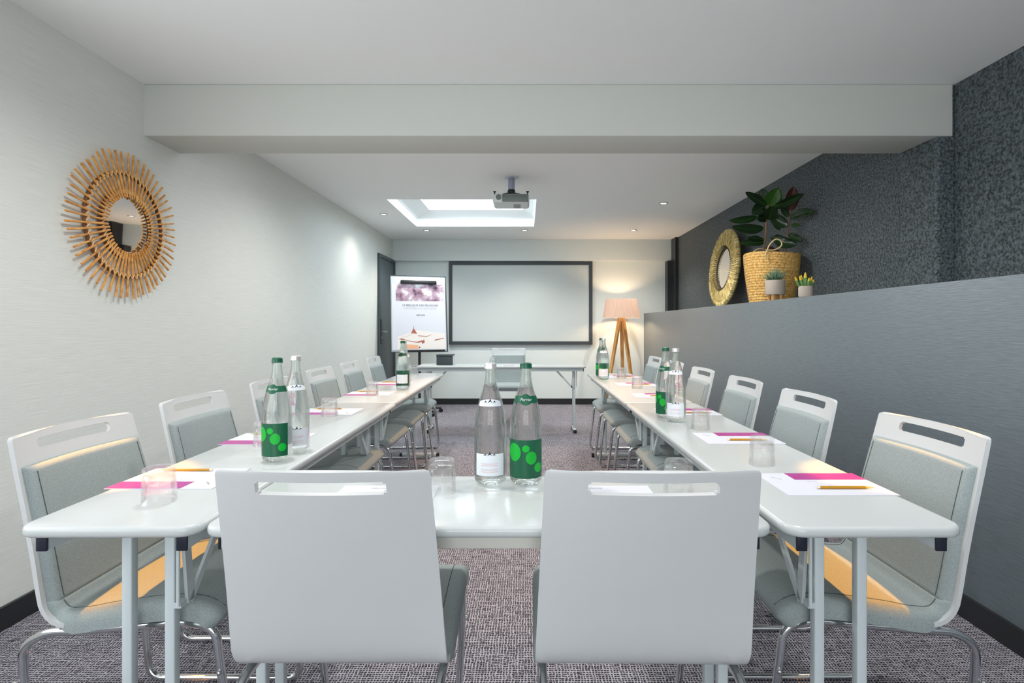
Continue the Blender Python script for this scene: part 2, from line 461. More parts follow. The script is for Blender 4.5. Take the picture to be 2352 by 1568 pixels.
# door in the left wall, at the far corner
dr = st(empty('door_1', (wl(7.7), 7.30, 0), rz=-.0092))
bm = bmesh.new()
for b_ in ((-.01, .022, 0, .05, 0, 2.16), (-.01, .022, .83, .88, 0, 2.16), (-.01, .022, .05, .83, 2.11, 2.16)): box(bm, *b_)
link('door_frame', bm, m_slate2, dr)
bx('door_leaf', (-.01, .012, .052, .828, .004, 2.108), m_slate, dr, bev=.002)
hp = bx('handle_plate', (.012, .018, .095, .145, .93, 1.27), m_black, dr, bev=.003)
tb('door_handle', rounded([(.018, .12, 1.10), (.06, .12, 1.10), (.062, .26, 1.10)], .015), .009, m_steel, dr)
lathe('lock_cylinder', [(0, 0), (.014, 0), (.014, .012), (0, .012)], m_steel, dr, n=20, loc=(.018, .12, 1.02), rot=(0, PI / 2, 0))
lathe('door_stop', [(0, 0), (.02, 0), (.022, .03), (.018, .05), (0, .05)], m_steel, dr, n=20, loc=(.012, .74, 1.10), rot=(0, PI / 2, 0))

# recessed ceiling lamps
def downlight(x, y, label, k=1.0):
    t = empty('ceiling_spotlight', (x, y, ZC))
    tag(t, label, 'ceiling light', 'recessed ceiling spotlights')
    lathe('trim_ring', [(.030, -.001), (.046, -.001), (.047, -.006), (.040, -.010), (.032, -.008)], m_steel, t, n=32, closed=True)
    lathe('lens', [(0, -.004), (.031, -.004), (.031, -.0005), (0, -.0005)], m_glow, t, n=24)
    l = bpy.data.lights.new('spotlight', 'SPOT'); l.energy = DOWN_W * 4 * k; l.color = (1, .92, .82); l.spot_size = math.radians(125); l.spot_blend = 1.0; l.shadow_soft_size = .02
    o = bpy.data.objects.new('spotlight', l); COL.objects.link(o); o.parent = t; o.location = (0, 0, -.02)
    return t
for x, y, lb in ((-1.63, 6.245, 'round recessed ceiling light near the left wall, left of the skylight'),
                 (-1.325, 7.295, 'round recessed ceiling light just beyond the far left corner of the skylight'),
                 (-.012, 7.295, 'round recessed ceiling light just beyond the far right corner of the skylight'),
                 (1.447, 7.295, 'round recessed ceiling light above the floor lamp, near the back wall'),
                 (1.443, 5.69, 'round recessed ceiling light right of the projector, nearest to the dark wall')):
    downlight(x, y, lb, .3 if x < -1.5 else .75 if x < -1 else 1)
# unseen warm lamps without fixtures, aimed to light the seats
for x, y, e_, an, aim in ((-1.97, 1.61, 280, 13, (-1.11, 1.61, .48)), (1.95, 1.61, 280, 13, (.94, 1.61, .48)), (-.05, 3.7, 60, 80, (-.05, 3.7, 0))):
    l = bpy.data.lights.new('near_spotlight', 'SPOT'); l.energy = e_ * 1.35; l.color = (1, .43, .07); l.spot_size = math.radians(an); l.spot_blend = .4; l.shadow_soft_size = .02
    o = bpy.data.objects.new('near_spotlight', l); COL.objects.link(o); o.location = (x, y, ZC - .02)
    o.rotation_euler = (Vector(aim) - Vector((x, y, ZC - .02))).to_track_quat('-Z', 'Y').to_euler()
for x, y in ((-.9, 1.9), (.95, 1.9), (-.9, 4.03), (.95, 4.03)):  # unseen fill spots without fixtures, added to even out the room light
    l = bpy.data.lights.new('row_fill', 'SPOT'); l.energy = 62; l.color = (1, .97, .93); l.spot_size = math.radians(160); l.spot_blend = .8; l.shadow_soft_size = .06
    o = bpy.data.objects.new('row_fill', l); COL.objects.link(o); o.location = (x, y, ZC - .02)
# ------------------------------------------------------------------ projection screen
ps = empty('projection_screen', (-.072, 8.188, 1.52))
tag(ps, 'wide white projection screen with dark border on the back wall', 'screen')
w_, h_ = 1.075, .6225
bx('screen_surface', (-w_ + .05, w_ - .05, -.03, -.004, -h_ + .05, h_ - .05), m_screen, ps)
bm = bmesh.new()
for b_ in ((-w_, w_, -.045, 0, h_ - .05, h_), (-w_, w_, -.045, 0, -h_, -h_ + .05), (-w_, -w_ + .05, -.045, 0, -h_ + .05, h_ - .05), (w_ - .05, w_, -.045, 0, -h_ + .05, h_ - .05)): box(bm, *b_)
link('frame', bm, m_frame, ps)

# ------------------------------------------------------------------ projector
pj = empty('projector', (-.122, 4.72, ZC))
tag(pj, 'grey projector hanging from the ceiling in front of the skylight', 'projector')
bm = bmesh.new(); box(bm, -.155, .155, -.12, .13, -.245, -.165, bev=.022, seg=4)
bmesh.ops.recalc_face_normals(bm, faces=bm.faces)
autosmooth(link('body', bm, m_proj, pj), 60)
bx('front_panel', (-.075, .145, -.124, -.115, -.236, -.172), m_projd, pj, bev=.003)
lathe('speaker_grille', [(0, 0), (.024, 0), (.024, .006), (0, .008)], m_projd, pj, n=28, loc=(-.105, -.118, -.197), rot=(PI / 2, 0, 0))
bx('exhaust_vent', (.02, .08, -.06, .08, -.247, -.243), m_projd, pj)
for s in (-1, 1): lathe('foot', [(0, 0), (.013, 0), (.013, .006), (.005, .012), (.005, .03), (0, .03)], m_black, pj, n=16, loc=(s * .14, -.1, -.143), rot=(PI, 0, 0))
lathe('mount_plate', [(0, -.15), (.09, -.15), (.095, -.158), (.085, -.17), (0, -.17)], m_blue, pj)
lathe('collar', [(0, -.10), (.026, -.10), (.033, -.115), (.036, -.152), (0, -.152)], m_black, pj, n=28)
lathe('pole', [(0, -.004), (.028, -.004), (.028, -.105), (0, -.105)], m_pole, pj, n=28)
lathe('ceiling_plate', [(0, 0), (.06, 0), (.06, -.005), (0, -.005)], m_proj, pj, n=32)

# ------------------------------------------------------------------ tables
def tabletop(L, W, th=.0245, r=.045):
    bm = bmesh.new(); pts = []
    for cx, cy, a0 in ((L / 2 - r, W / 2 - r, 0), (-L / 2 + r, W / 2 - r, 90), (-L / 2 + r, -W / 2 + r, 180), (L / 2 - r, -W / 2 + r, 270)):
        for k in range(7):
            a = math.radians(a0 + 15 * k); pts.append((cx + r * math.cos(a), cy + r * math.sin(a)))
    f = bm.faces.new([bm.verts.new((x, y, .74 - th)) for x, y in pts])
    g = bmesh.ops.extrude_face_region(bm, geom=[f])
    for v_ in g['geom']:
        if isinstance(v_, bmesh.types.BMVert): v_.co.z = .74
    bmesh.ops.recalc_face_normals(bm, faces=bm.faces)
    es = [e for e in bm.edges if abs(e.verts[0].co.z - e.verts[1].co.z) < 1e-5]
    bmesh.ops.bevel(bm, geom=es, offset=.010, segments=4, profile=.5, affect='EDGES')
    return bm
def make_table(L, W, inner, inset=.155, gap=.104, railcol=None, bracket=True, post=.0245):
    """long axis along x; inner = +1/-1 is the side (y) that carries the folding braces"""
    t = empty('folding_table')
    autosmooth(link('tabletop', tabletop(L, W), m_table, t), 35)
    for s in (-1, 1):
        y0 = s * (W / 2 - .045)
        rl = bx('side_rail', (-L / 2 + .03, L / 2 - .03, y0 - .011, y0 + .011, .680, .7155), railcol or m_leg, t, bev=.002)
        for e in (-1, 1):
            bx('end_cap', tuple(sorted((e * (L / 2 - .03), e * (L / 2 - .024)))) + (y0 - .012, y0 + .012, .679, .716), m_cap, rl, bev=.0015)
    for e in (-1, 1):
        x = e * (L / 2 - inset); h = post / 2
        bx('cross_bar', (x - .014, x + .014, -W / 2 + .056, W / 2 - .056, .69, .7155), m_leg, t)
        for s in (-1, 1):
            bx('leg', (x - h, x + h, s * gap / 2 - h, s * gap / 2 + h, .035, .70), m_leg, t, bev=.003)
        ft = bx('foot_bar', (x - .016, x + .016, -W / 2 + .03, W / 2 - .03, .012, .036), m_leg, t, bev=.003)
        for s in (-1, 1): bx('foot_cap', (x - .018, x + .018, s * (W / 2 - .035) - .012, s * (W / 2 - .035) + .012, 0, .038), m_cap, ft, bev=.003)
        if bracket:
            yb = inner * .080
            bm = bmesh.new()
            pts = [(x - e * .005, yb, .683), (x - e * .20, yb, .683), (x - e * .025, yb, .492)]
            d = .010
            def bar(p, q, hw=.010, th=.004):
                p = Vector(p); q = Vector(q); u = (q - p).normalized(); n = Vector((0, 1, 0)); w = u.cross(n).normalized()
                c = []
                for P in (p, q):
                    for a in (-1, 1):
                        for b in (-1, 1): c.append(bm.verts.new(P + w * hw * a + n * th * b))
                for idx in ((0, 1, 3, 2), (4, 6, 7, 5), (0, 4, 5, 1), (2, 3, 7, 6), (0, 2, 6, 4), (1, 5, 7, 3)): bm.faces.new([c[i] for i in idx])
            bar(pts[0], pts[1]); bar(pts[1], pts[2]); bar(pts[0], pts[2], .013)
            bmesh.ops.recalc_face_normals(bm, faces=bm.faces)
            br = link('folding_brace', bm, m_leg, t)
            tb('lock_rod', [(x + e * .022, yb, .675), (x + e * .022, yb, .50)], .0045, m_leg, br, n=8)
            bx('hinge_pin', (x - .012, x + .012, min(yb, inner * gap / 2), max(yb, inner * gap / 2), .490, .504), m_leg, br)
    return t
LT = 1.93
ta = make_table(LT, .40, -1)                     # inner side towards -y in its own frame
ta.location = (-.928, 1.185 + LT / 2, 0); ta.rotation_euler = (0, 0, PI / 2 + .008)
tag(ta, 'white folding table in the left row, the one nearest the camera', 'table', 'long tables of the side rows')
def place(src, loc, rz, label, group=None):
    c = copy_tree(src); c.location = loc; c.rotation_euler = (0, 0, rz); c['label'] = label
    if group: c['group'] = group
    return c
place(ta, (-.951, 1.185 + LT * 1.5 + .008, 0), PI / 2 + .004, 'white folding table in the left row, the far one by the flip chart')
place(ta, (.770, 1.185 + LT / 2, 0), -PI / 2, 'white folding table in the right row, the one nearest the camera')
place(ta, (.771, 1.185 + LT * 1.5 + .008, 0), -PI / 2, 'white folding table in the right row, the far one by the floor lamp')
tcx = make_table(1.262, .415, 1, inset=.065, gap=.10, railcol=m_rail, bracket=False)
tcx.location = (-.082, 1.186 + .2075, 0)
tag(tcx, 'short white folding table closing the near end, under the two front bottles', 'table')
tp = make_table(1.865, .41, -1, inset=.12)
tp.location = (-.268, 6.145, 0)
tag(tp, 'white presenter table standing crosswise before the projection screen', 'table')

# ------------------------------------------------------------------ chairs
PROF = catmull([(-.280, .893), (-.258, .80), (-.231, .69), (-.206, .58), (-.192, .51), (-.176, .453), (-.138, .419), (-.075, .419), (0, .433), (.12, .449), (.19, .451), (.235, .440), (.262, .415)], 6)
_d = [0]
for p, q in zip(PROF[:-1], PROF[1:]): _d.append(_d[-1] + math.dist(p, q))
TOT = _d[-1]
def prof(s):
    s = max(0, min(TOT, s))
    for i in range(len(_d) - 1):
        if _d[i + 1] >= s:
            t = (s - _d[i]) / max(1e-9, _d[i + 1] - _d[i]); p, q = PROF[i], PROF[i + 1]
            x, z = p[0] + (q[0] - p[0]) * t, p[1] + (q[1] - p[1]) * t
            dx, dz = q[0] - p[0], q[1] - p[1]; l = math.hypot(dx, dz)
            return x, z, -dz / l, dx / l        # position and the normal towards the sitter
    return PROF[-1][0], PROF[-1][1], 0, 1
def halfw(s):                                     # shell half width along the profile
    t = min(1, s / .43)
    w = .216 + .018 * t
    if s < .012: w -= .012 - math.sqrt(max(0, .012 ** 2 - (.012 - s) ** 2))
    e = TOT - s
    if e < .03: w -= .03 - math.sqrt(max(0, .03 ** 2 - (.03 - e) ** 2))
    return w
def sag(s): return .028 * max(0, 1 - s / .44) ** .8
def P(u, s, off=0.0):
    """point on the chair surface; u in -1..1 across, s along, off towards the sitter"""
    x, z, nx, nz = prof(s)
    b = sag(s) * (1 - u * u)
    return Vector((x - b + nx * off, u * halfw(s), z + nz * off))
def make_shell():
    bm = bmesh.new()
    us = [-1, -.985, -.93, -.8, -.68, -.60, -.574, -.45, -.3, -.15, 0, .15, .3, .45, .574, .60, .68, .8, .93, .985, 1]
    ss = [0, .002, .006, .012, .018, .022, .026, .046, .050, .06] + [.06 + (TOT - .06) * k / 46 for k in range(1, 44)]
    ss += [TOT - .03, TOT - .022, TOT - .012, TOT - .004, TOT]; ss = sorted(set(ss))
    g = [[bm.verts.new(P(u, s)) for u in us] for s in ss]
    for i in range(len(ss) - 1):
        for j in range(len(us) - 1):
            sm, um = (ss[i] + ss[i + 1]) / 2, abs(us[j] + us[j + 1]) / 2
            if .022 < sm < .050 and um < .574: continue
            if .026 < sm < .046 and um < .60: continue
            bm.faces.new((g[i][j], g[i][j + 1], g[i + 1][j + 1], g[i + 1][j]))
    th = .011
    top = list(bm.faces)
    vs = list(bm.verts); used = {v for f in top for v in f.verts}
    for v in vs:
        if v not in used: bm.verts.remove(v)
    bmesh.ops.recalc_face_normals(bm, faces=bm.faces)
    r = bmesh.ops.solidify(bm, geom=list(bm.faces), thickness=th)
    bmesh.ops.recalc_face_normals(bm, faces=bm.faces)
    return bm
def pad(s0, s1, uw, T, name, t, nrm_round=.02, over=False):
    bm = bmesh.new(); NU, NS = 26, 34
    def h(a, w, r):                               # rounded shoulder height 0..1 at distance from the edge
        d = min(a, w - a)
        return 1 if d >= r else math.sqrt(max(0, 1 - (1 - d / r) ** 2))
    top = []; bot = []
    for i in range(NS + 1):
        fi = i / NS; fi = fi - math.sin(4 * PI * fi) / (4 * PI) * .0
        a = .5 - .5 * math.cos(PI * fi); s = s0 + (s1 - s0) * a
        rt, rb = [], []
        for j in range(NU + 1):
            k_ = max(0, min(1, (s - s0 - .05) / .06)) if over else 0
            uu = uw + (1.022 - uw) * k_
            b = .5 - .5 * math.cos(PI * j / NU); u = -uu + 2 * uu * b
            hh = min(h(a * (s1 - s0), s1 - s0, nrm_round), h(b * 2 * uw * .22, 2 * uw * .22, nrm_round * .9))
            rt.append(bm.verts.new(P(u, s, .007 + (T - .007) * hh)))
            rb.append(bm.verts.new(P(u, s, .0065 - .0205 * k_)))
        top.append(rt); bot.append(rb)
    for i in range(NS):
        for j in range(NU):
            bm.faces.new((top[i][j], top[i][j + 1], top[i + 1][j + 1], top[i + 1][j]))
            bm.faces.new((bot[i][j], bot[i + 1][j], bot[i + 1][j + 1], bot[i][j + 1]))
    for i in range(NS):
        bm.faces.new((top[i][0], top[i + 1][0], bot[i + 1][0], bot[i][0]))
        bm.faces.new((top[i][-1], bot[i][-1], bot[i + 1][-1], top[i + 1][-1]))
    for j in range(NU):
        bm.faces.new((top[0][j], bot[0][j], bot[0][j + 1], top[0][j + 1]))
        bm.faces.new((top[-1][j], top[-1][j + 1], bot[-1][j + 1], bot[-1][j]))
    bmesh.ops.recalc_face_normals(bm, faces=bm.faces)
    o = autosmooth(link(name, bm, m_fab, t), 60)
    for s_ in (-1, 1):
        pts = [P(s_ * (uw - .10), s0 + .02 + (s1 - s0 - .04) * k / 24, T + .0003) for k in range(25)]
        tb('seam', pts, .0011, m_stitch, o, n=5)
    return o
S_BEND = .445                                     # arc length where back meets seat
def make_chair():
    t = empty('conference_chair')
    sh = autosmooth(link('shell', make_shell(), m_white, t), 40)
    pad(.084, S_BEND + .012, .93, .034, 'back_cushion', t)
    pad(S_BEND - .012, TOT + .0, .95, .034, 'seat_cushion', t, over=True)
    for s in (-1, 1):
        yt, yb = s * .219, s * .200
        pts = [(-.11, yt, .400), (.17, yt, .425), (.258, yt, .413), (.270, yt * .99, .30), (.305, yb, .0112), (-.20, yb, .0112), (-.235, yt * .99, .27), (-.235, yt, .365), (-.17, yt, .398)]
        rr = [.02, .02, .055, .05, .05, .05, .05, .06, .03]
        pp = rounded(pts, rr, 7, closed=True)
        fr = tb('side_frame', pp, .0108, m_chrome, t, n=12, closed=True)
        for x_, z_ in ((.277, .30), (-.244, .27)):
            bm = bmesh.new(); bmesh.ops.create_uvsphere(bm, u_segments=10, v_segments=8, radius=.0065)
            link('bumper', bm, m_steel, fr, smooth=True, loc=(x_ - .004, yt + s * .010, z_))
    for x_ in (-.07, .14):
        tb('seat_crossbar', [(x_, -.206, .404 + (x_ + .07) * .08), (x_, .206, .404 + (x_ + .07) * .08)], .009, m_chrome, t, n=8)
    return t
ch0 = make_chair()
GL, GR, GF = 'chairs along the left row of tables', 'chairs along the right row of tables', 'chairs at the near crossing table'
ch0.location = (-1.050, 1.61, 0)
tag(ch0, 'chair with white shell and grey cushions, left row, nearest to the camera', 'chair', GL)
LL = [(-1.082, 2.235, 0, 'second chair from the camera in the left row, behind the pencil and glass'),
      (-1.092, 2.915, 0, 'third chair from the camera in the left row, half hidden by the green-capped bottle'),
      (-1.112, 3.66, -.02, 'fourth chair from the camera in the left row, just right of the tall bottles'),
      (-1.122, 4.32, 0, 'fifth chair from the camera in the left row, last but one before the door'),
      (-1.128, 5.02, .02, 'farthest chair of the left row, just in front of the grey door')]
for x, y, r, lb in LL: place(ch0, (x, y, 0), r, lb)
RR = [(.920, 1.615, 0, 'right row chair nearest to the camera, warm light stripe across its seat'),
      (.920, 2.305, 0, 'second chair from the camera in the right row, behind the upturned glass'),
      (.922, 2.965, 0, 'third chair from the camera in the right row'),
      (.918, 3.655, 0, 'fourth chair from the camera in the right row, right of the pair of bottles'),
      (.920, 4.335, 0, 'fifth chair from the camera in the right row, mostly hidden behind the bottles'),
      (.918, 5.005, 0, 'farthest chair of the right row, in front of the floor lamp corner')]
for x, y, r, lb in RR: place(ch0, (x, y, 0), PI + r, lb, GR)
place(ch0, (-.407, 1.369, 0), PI / 2, 'white chair back in the foreground, left one of the two', GF)
place(ch0, (.258, 1.366, 0), PI / 2 - .012, 'white chair back in the foreground, right one of the two', GF)
pc = place(ch0, (-.215, 6.70, 0), -PI / 2, 'chair with grey cushions behind the presenter table, facing the camera', None)
if 'group' in pc: del pc['group']

# ------------------------------------------------------------------ tumblers
def make_glass():
    t = lathe('tumbler', [(0, .0885), (.026, .0885), (.0325, .0875), (.0355, .084), (.0368, .070), (.0383, .030), (.0395, .0012), (.0388, .0002), (.0378, .0012),
                          (.0366, .030), (.0348, .066), (.0325, .0705), (.025, .0725), (0, .0735)], m_glass, n=56, ang=60)
    return t
g0 = make_glass()
GG = 'upturned drinking glasses'
tag(g0, 'upturned glass on the left table nearest the camera, over the magenta band', 'glass', GG)
g0.location = (-.916, 1.361, .7402)
GLS = [(-.222, 1.44, 'upturned glass on the near crossing table, left of the clear bottle'),
       (.402, 1.43, 'upturned glass peeking over the right foreground chair back'),
       (.754, 1.735, 'upturned glass nearest the camera on the right table row'),
       (.746, 2.32, 'upturned glass right of the bottle pair on the right table row'),
       (.785, 3.82, 'upturned glass far along the right row, the nearer of two close together'),
       (.808, 4.58, 'upturned glass farthest along the right row, beside the distant bottle'),
       (-.962, 2.007, 'upturned glass half hidden behind the green-capped bottle on the left row'),
       (-.957, 2.657, 'upturned glass on the left row in front of the fourth chair'),
       (-.969, 3.44, 'upturned glass on the left row before the distant bottles'),
       (-.985, 4.82, 'upturned glass at the far end of the left row, right of the distant bottles'),
       (-.37, 6.15, 'upturned glass on the presenter table, behind the front clear bottle')]
for x, y, lb in GLS:
    c = g0.copy(); COL.objects.link(c); c.location = (x, y, .7402); c['label'] = lb

# ------------------------------------------------------------------ water bottles
BPROF = catmull([(.0385, .004), (.0440, .012), (.0455, .030), (.0455, .075), (.0452, .135), (.0445, .165), (.0412, .190), (.0345, .222), (.0266, .248), (.0208, .267), (.0170, .286), (.0150, .305), (.0142, .315)], 4)
def bottle_r(z):
    for a, b in zip(BPROF[:-1], BPROF[1:]):
        if a[1] <= z <= b[1]: return a[0] + (b[0] - a[0]) * (z - a[1]) / max(1e-9, b[1] - a[1])
    return .014
def wrap(name, z0, z1, a0, a1, mat, parent, off=.0006, nz=8, na=24, shape=None):
    """label skin following the bottle, thin but solid"""
    bm = bmesh.new(); g = []
    for k in (0, 1):
        g.append([[None] * (na + 1) for _ in range(nz + 1)])
        for i in range(nz + 1):
            for j in range(na + 1):
                z = z0 + (z1 - z0) * i / nz; a = a0 + (a1 - a0) * j / na
                if shape: z, a = shape(i / nz, j / na)
                r = bottle_r(z) + off + k * .0004
                g[k][i][j] = bm.verts.new((r * math.sin(a), -r * math.cos(a), z))
    for i in range(nz):
        for j in range(na):
            bm.faces.new((g[1][i][j], g[1][i][j + 1], g[1][i + 1][j + 1], g[1][i + 1][j]))
            bm.faces.new((g[0][i][j], g[0][i + 1][j], g[0][i + 1][j + 1], g[0][i][j + 1]))
    bmesh.ops.recalc_face_normals(bm, faces=bm.faces)
    return autosmooth(link(name, bm, mat, parent), 60)
def dot(name, ac, zc, ra, rz_, mat, parent, off=.0014):
    bm = bmesh.new(); c = bm.verts.new(((bottle_r(zc) + off) * math.sin(ac), -(bottle_r(zc) + off) * math.cos(ac), zc)); prev = None
    for q in (.25, .5, .75, 1):
        ring = []
        for k in range(28):
            a = ac + q * ra * math.cos(2 * PI * k / 28); z = zc + q * rz_ * math.sin(2 * PI * k / 28)
            r = bottle_r(z) + off; ring.append(bm.verts.new((r * math.sin(a), -r * math.cos(a), z)))
        for k in range(28):
            if prev is None: bm.faces.new((c, ring[k], ring[(k + 1) % 28]))
            else: bm.faces.new((prev[k], ring[k], ring[(k + 1) % 28], prev[(k + 1) % 28]))
        prev = ring
    return link(name, bm, mat, parent)
def mountains(parent, zc, s, off=.0014):
    bm = bmesh.new()
    for dx, hh, w in ((-.010, .006, .0042), (0, .010, .0052), (.010, .006, .0042)):
        tri = [(dx - w, 0), (dx + w, 0), (dx + w * .1, hh), ]
        tri2 = [(dx - w, 0), (dx - w * .2, hh * .55), (dx + w * .1, hh), (dx + w, 0), (dx + w * .25, hh * .35)]
        vs = []
        for x, z in tri2:
            zz = zc + z * s; r = bottle_r(zz) + off; a = x * s / r
            vs.append(bm.verts.new((r * math.sin(a), -r * math.cos(a), zz)))
        bm.faces.new(vs)
    return link('mountain_print', bm, m_mount, parent)
def curved_text(name, body, size, zc, mat, parent, off=.0016, shear=.3):
    o = text(name, body, size, mat, parent, (0, 0, 0), ext=0, shear=shear)
    for v in o.data.vertices:
        z = zc + v.co.y; r = bottle_r(z) + off; a = v.co.x / r
        v.co = (r * math.sin(a), -r * math.cos(a), z)
    return o
def make_bottle(green):
    t = empty('water_bottle')
    fill = .268 if green else .279
    bm = bmesh.new()
    spin(bm, [(0, .010), (.022, .008), (.036, .0025)] + [p for p in BPROF] + [(.0165, .318), (.0165, .328), (.0125, .332), (0, .332)], 56)
    bmesh.ops.recalc_face_normals(bm, faces=bm.faces)
    n0 = len(bm.faces)
    fs = spin(bm, [(0, fill)] + [(max(.004, bottle_r(z) - .003), z) for z in (fill, fill + .008, fill + .016, fill + .026, fill + .036, .314, .320)] + [(.0105, .327), (0, .327)], 56)
    bmesh.ops.recalc_face_normals(bm, faces=fs)
    c = sum((f.normal.dot(f.calc_center_median() - Vector((0, 0, (fill + .327) / 2))) for f in fs))
    if c > 0: bmesh.ops.reverse_faces(bm, faces=fs)
    autosmooth(link('glass_body', bm, m_bottle, t), 50)
    lathe('cap', [(0, .336), (.0130, .336), (.0160, .334), (.0172, .322), (.0176, .3205), (.0166, .3205), (.0166, .333), (0, .3335)], m_capg if green else m_capw, t, n=32)
    if green:
        lb = wrap('front_label', .022, .127, -1.30, 1.22, m_green, t)
        for a, z, ra, rz_ in ((-.76, .093, .46, .0245), (.0, .104, .22, .0098), (.33, .0787, .34, .0178), (.80, .051, .28, .0130)):
            dot('bubble_print', a, z, ra, rz_, m_bright, lb)
        wrap('back_label', .045, .105, 1.75, 3.6, m_label, t)
        nl = wrap('neck_label', .2265, .2455, -1.5, 1.5, m_green, t)
        dot('seal_print', 0, .236, .52, .0155, m_green, nl, .0011)
        curved_text('script_print', 'Perrier', .0115, .236, m_label, nl)
    else:
        lb = wrap('front_label', .030, .090, -.92, .92, m_label, t)
        mountains(lb, .085, 1.25)
        for z in (.063, .058, .047, .041):
            wrap('red_line_print', z, z + .0009, -.5, .5, m_red, lb, off=.0013, nz=1)
        nl = wrap('neck_label', .213, .224, -.75, .75, m_label, t, shape=lambda i, j: (.2185 + i * .013 + (.006 * i) * (1 - (2 * j - 1) ** 2), (-1.0 + 2.0 * j)))
        mountains(nl, .2275, 1.25)
    return t
bg_ = make_bottle(True); bc_ = make_bottle(False)
BT = 'glass water bottles on the tables'
bg_.location = (.001, 1.531, .7402); bc_.location = (-.098, 1.528, .7402)
tag(bg_, 'water bottle with green bubble label in the centre foreground', 'bottle', BT)
tag(bc_, 'clear water bottle with mountain label in the centre foreground', 'bottle', BT)
place(bg_, (-.812, 1.78, .7402), -.05, 'green-capped water bottle on the left row in front of the clear one')
place(bc_, (-.800, 1.895, .7402), .45, 'clear water bottle on the left row behind the green-labelled one')
place(bc_, (.690, 2.50, .7402), -.30, 'clear mountain-label bottle on the right row, in front of the pair')
place(bg_, (.672, 2.61, .7402), -.9, 'green-labelled bottle on the right row, rear one of the pair')
place(bc_, (-.868, 3.90, .7402), .9, 'clear bottle of the far pair on the left row, the rear one')
place(bg_, (-.850, 3.77, .7402), -2.6, 'green-labelled bottle of the far pair on the left row, the front one')
place(bc_, (.642, 4.47, .7402), -.2, 'clear bottle of the far pair at the end of the right row')
place(bg_, (.640, 4.60, .7402), -.4, 'green-labelled bottle of the far pair at the end of the right row')

# ------------------------------------------------------------------ leaflets and pencils
def make_leaflet():
    t = bx('leaflet', (-.145, .145, -.105, .105, 0, .0012), m_paper)
    flat('magenta_band', [[(-.058, .038), (.145, .038), (.145, .103), (-.058, .103)]], m_magenta, t, z=.0012)
    text('logo_print', 'MERCURE', .007, m_greytext, t, (-.105, .052, .0013), rot=(0, 0, -.9), ext=.0001)
    text('caption_print', 'MERCURE', .0065, m_lav, t, (-.02, .020, .0013), ext=.0001)
    return t
def make_pencil():
    t = empty('pencil')
    def hexa(name, x0, x1, r0, r1, mat):
        bm = bmesh.new(); tube(bm, [(x0, 0, .0041), (x1, 0, .0041)], r0, 6, r1=r1)
        bmesh.ops.recalc_face_normals(bm, faces=bm.faces); return link(name, bm, mat, t)
    hexa('shaft', -.070, .052, .0038, .0038, m_pencil); hexa('sharpened_wood', .052, .072, .0038, .0012, m_tip)
    hexa('lead', .072, .076, .0012, .0003, m_lead); hexa('ferrule', -.078, -.070, .0036, .0036, m_eraser)
    return t
lf = make_leaflet(); pn = make_pencil()
lf['category'] = 'leaflet'; lf['group'] = 'white leaflets with a magenta band'
pn['category'] = 'pencil'; pn['group'] = 'ochre pencils on the leaflets'
ordw = ['nearest', 'second', 'third', 'fourth', 'fifth', 'farthest']
first = True
RL = [1.514, 2.13, 2.78, 3.44, 4.09, 4.70]
LFY = [1.570, 2.12, 2.79, 3.53, 4.14]
what_r = ['in front of the right chair with the striped seat', 'second along the right row, by the near upturned glass', 'third along the right row, right of the bottle pair',
          'fourth along the right row, left behind the bottle pair', 'fifth along the right row, beyond the bottle pair', 'farthest along the right row, by the distant glasses']
what_l = ['nearest on the left row, under the first glass', 'second along the left row, left of the green-capped bottle', 'third along the left row, before the fourth chair',
          'fourth along the left row, before the fifth chair', 'fifth along the left row, beside the distant bottles']
Z0 = .7403
for i, y in enumerate(RL):
    o = lf if i == 0 else copy_tree(lf)
    o.location = (.826, y, Z0); o['label'] = 'white leaflet with magenta band, ' + what_r[i]
    q = pn if i == 0 else copy_tree(pn)
    q.location = (.862 - (.012 * (i % 2)), y - .050, Z0 + .0014); q['label'] = 'ochre pencil on the leaflet ' + what_r[i]
for i, y in enumerate(LFY):
    o = copy_tree(lf); o.location = (-.990 - .006 * i, y, Z0); o.rotation_euler = (0, 0, PI); o['label'] = 'white leaflet with magenta band, ' + what_l[i]
    q = copy_tree(pn); q.location = (-1.022 - .008 * i, y + .072, Z0 + .0014); q.rotation_euler = (0, 0, PI); q['label'] = 'ochre pencil on the leaflet ' + what_l[i]
for x, y, lb in ((-.365, 1.395, 'white leaflet on the near crossing table, seen through the left chair handle'), (.205, 1.395, 'white leaflet on the near crossing table, seen through the right chair handle')):
    o = bx('leaflet', (-.13, .13, -.100, .100, 0, .0012), m_paper); o.location = (x, y, Z0)
    text('logo_print', 'MERCURE', .010, m_greytext, o, (-.03 if x < 0 else -.02, .074, .0013), ext=.0001)
    tag(o, lb, 'leaflet', 'white leaflets on the crossing table')
o = bx('notepad', (-.06, .06, -.05, .05, 0, .006), m_paper); o.location = (-.185, 6.10, Z0)
flat('magenta_band', [[(-.06, -.05), (.06, -.05), (.06, -.01), (-.06, -.01)]], m_magenta, o, z=.006)
tag(o, 'small notepad lying on the presenter table before the chair', 'notepad')

# ------------------------------------------------------------------ charcoal box on the presenter table
bxo = empty('desk_box', (-.905, 6.16, .7402), rz=-.08)
tag(bxo, 'small charcoal box standing on the left end of the presenter table', 'box')
bx('body', (-.09, .09, -.06, .06, 0, .095), m_box, bxo, bev=.003)
bx('lid', (-.093, .093, -.063, .063, .096, .118), m_frame, bxo, bev=.003)
bx('side_flap', (.094, .097, -.055, .055, .0, .105), m_leg, bxo)

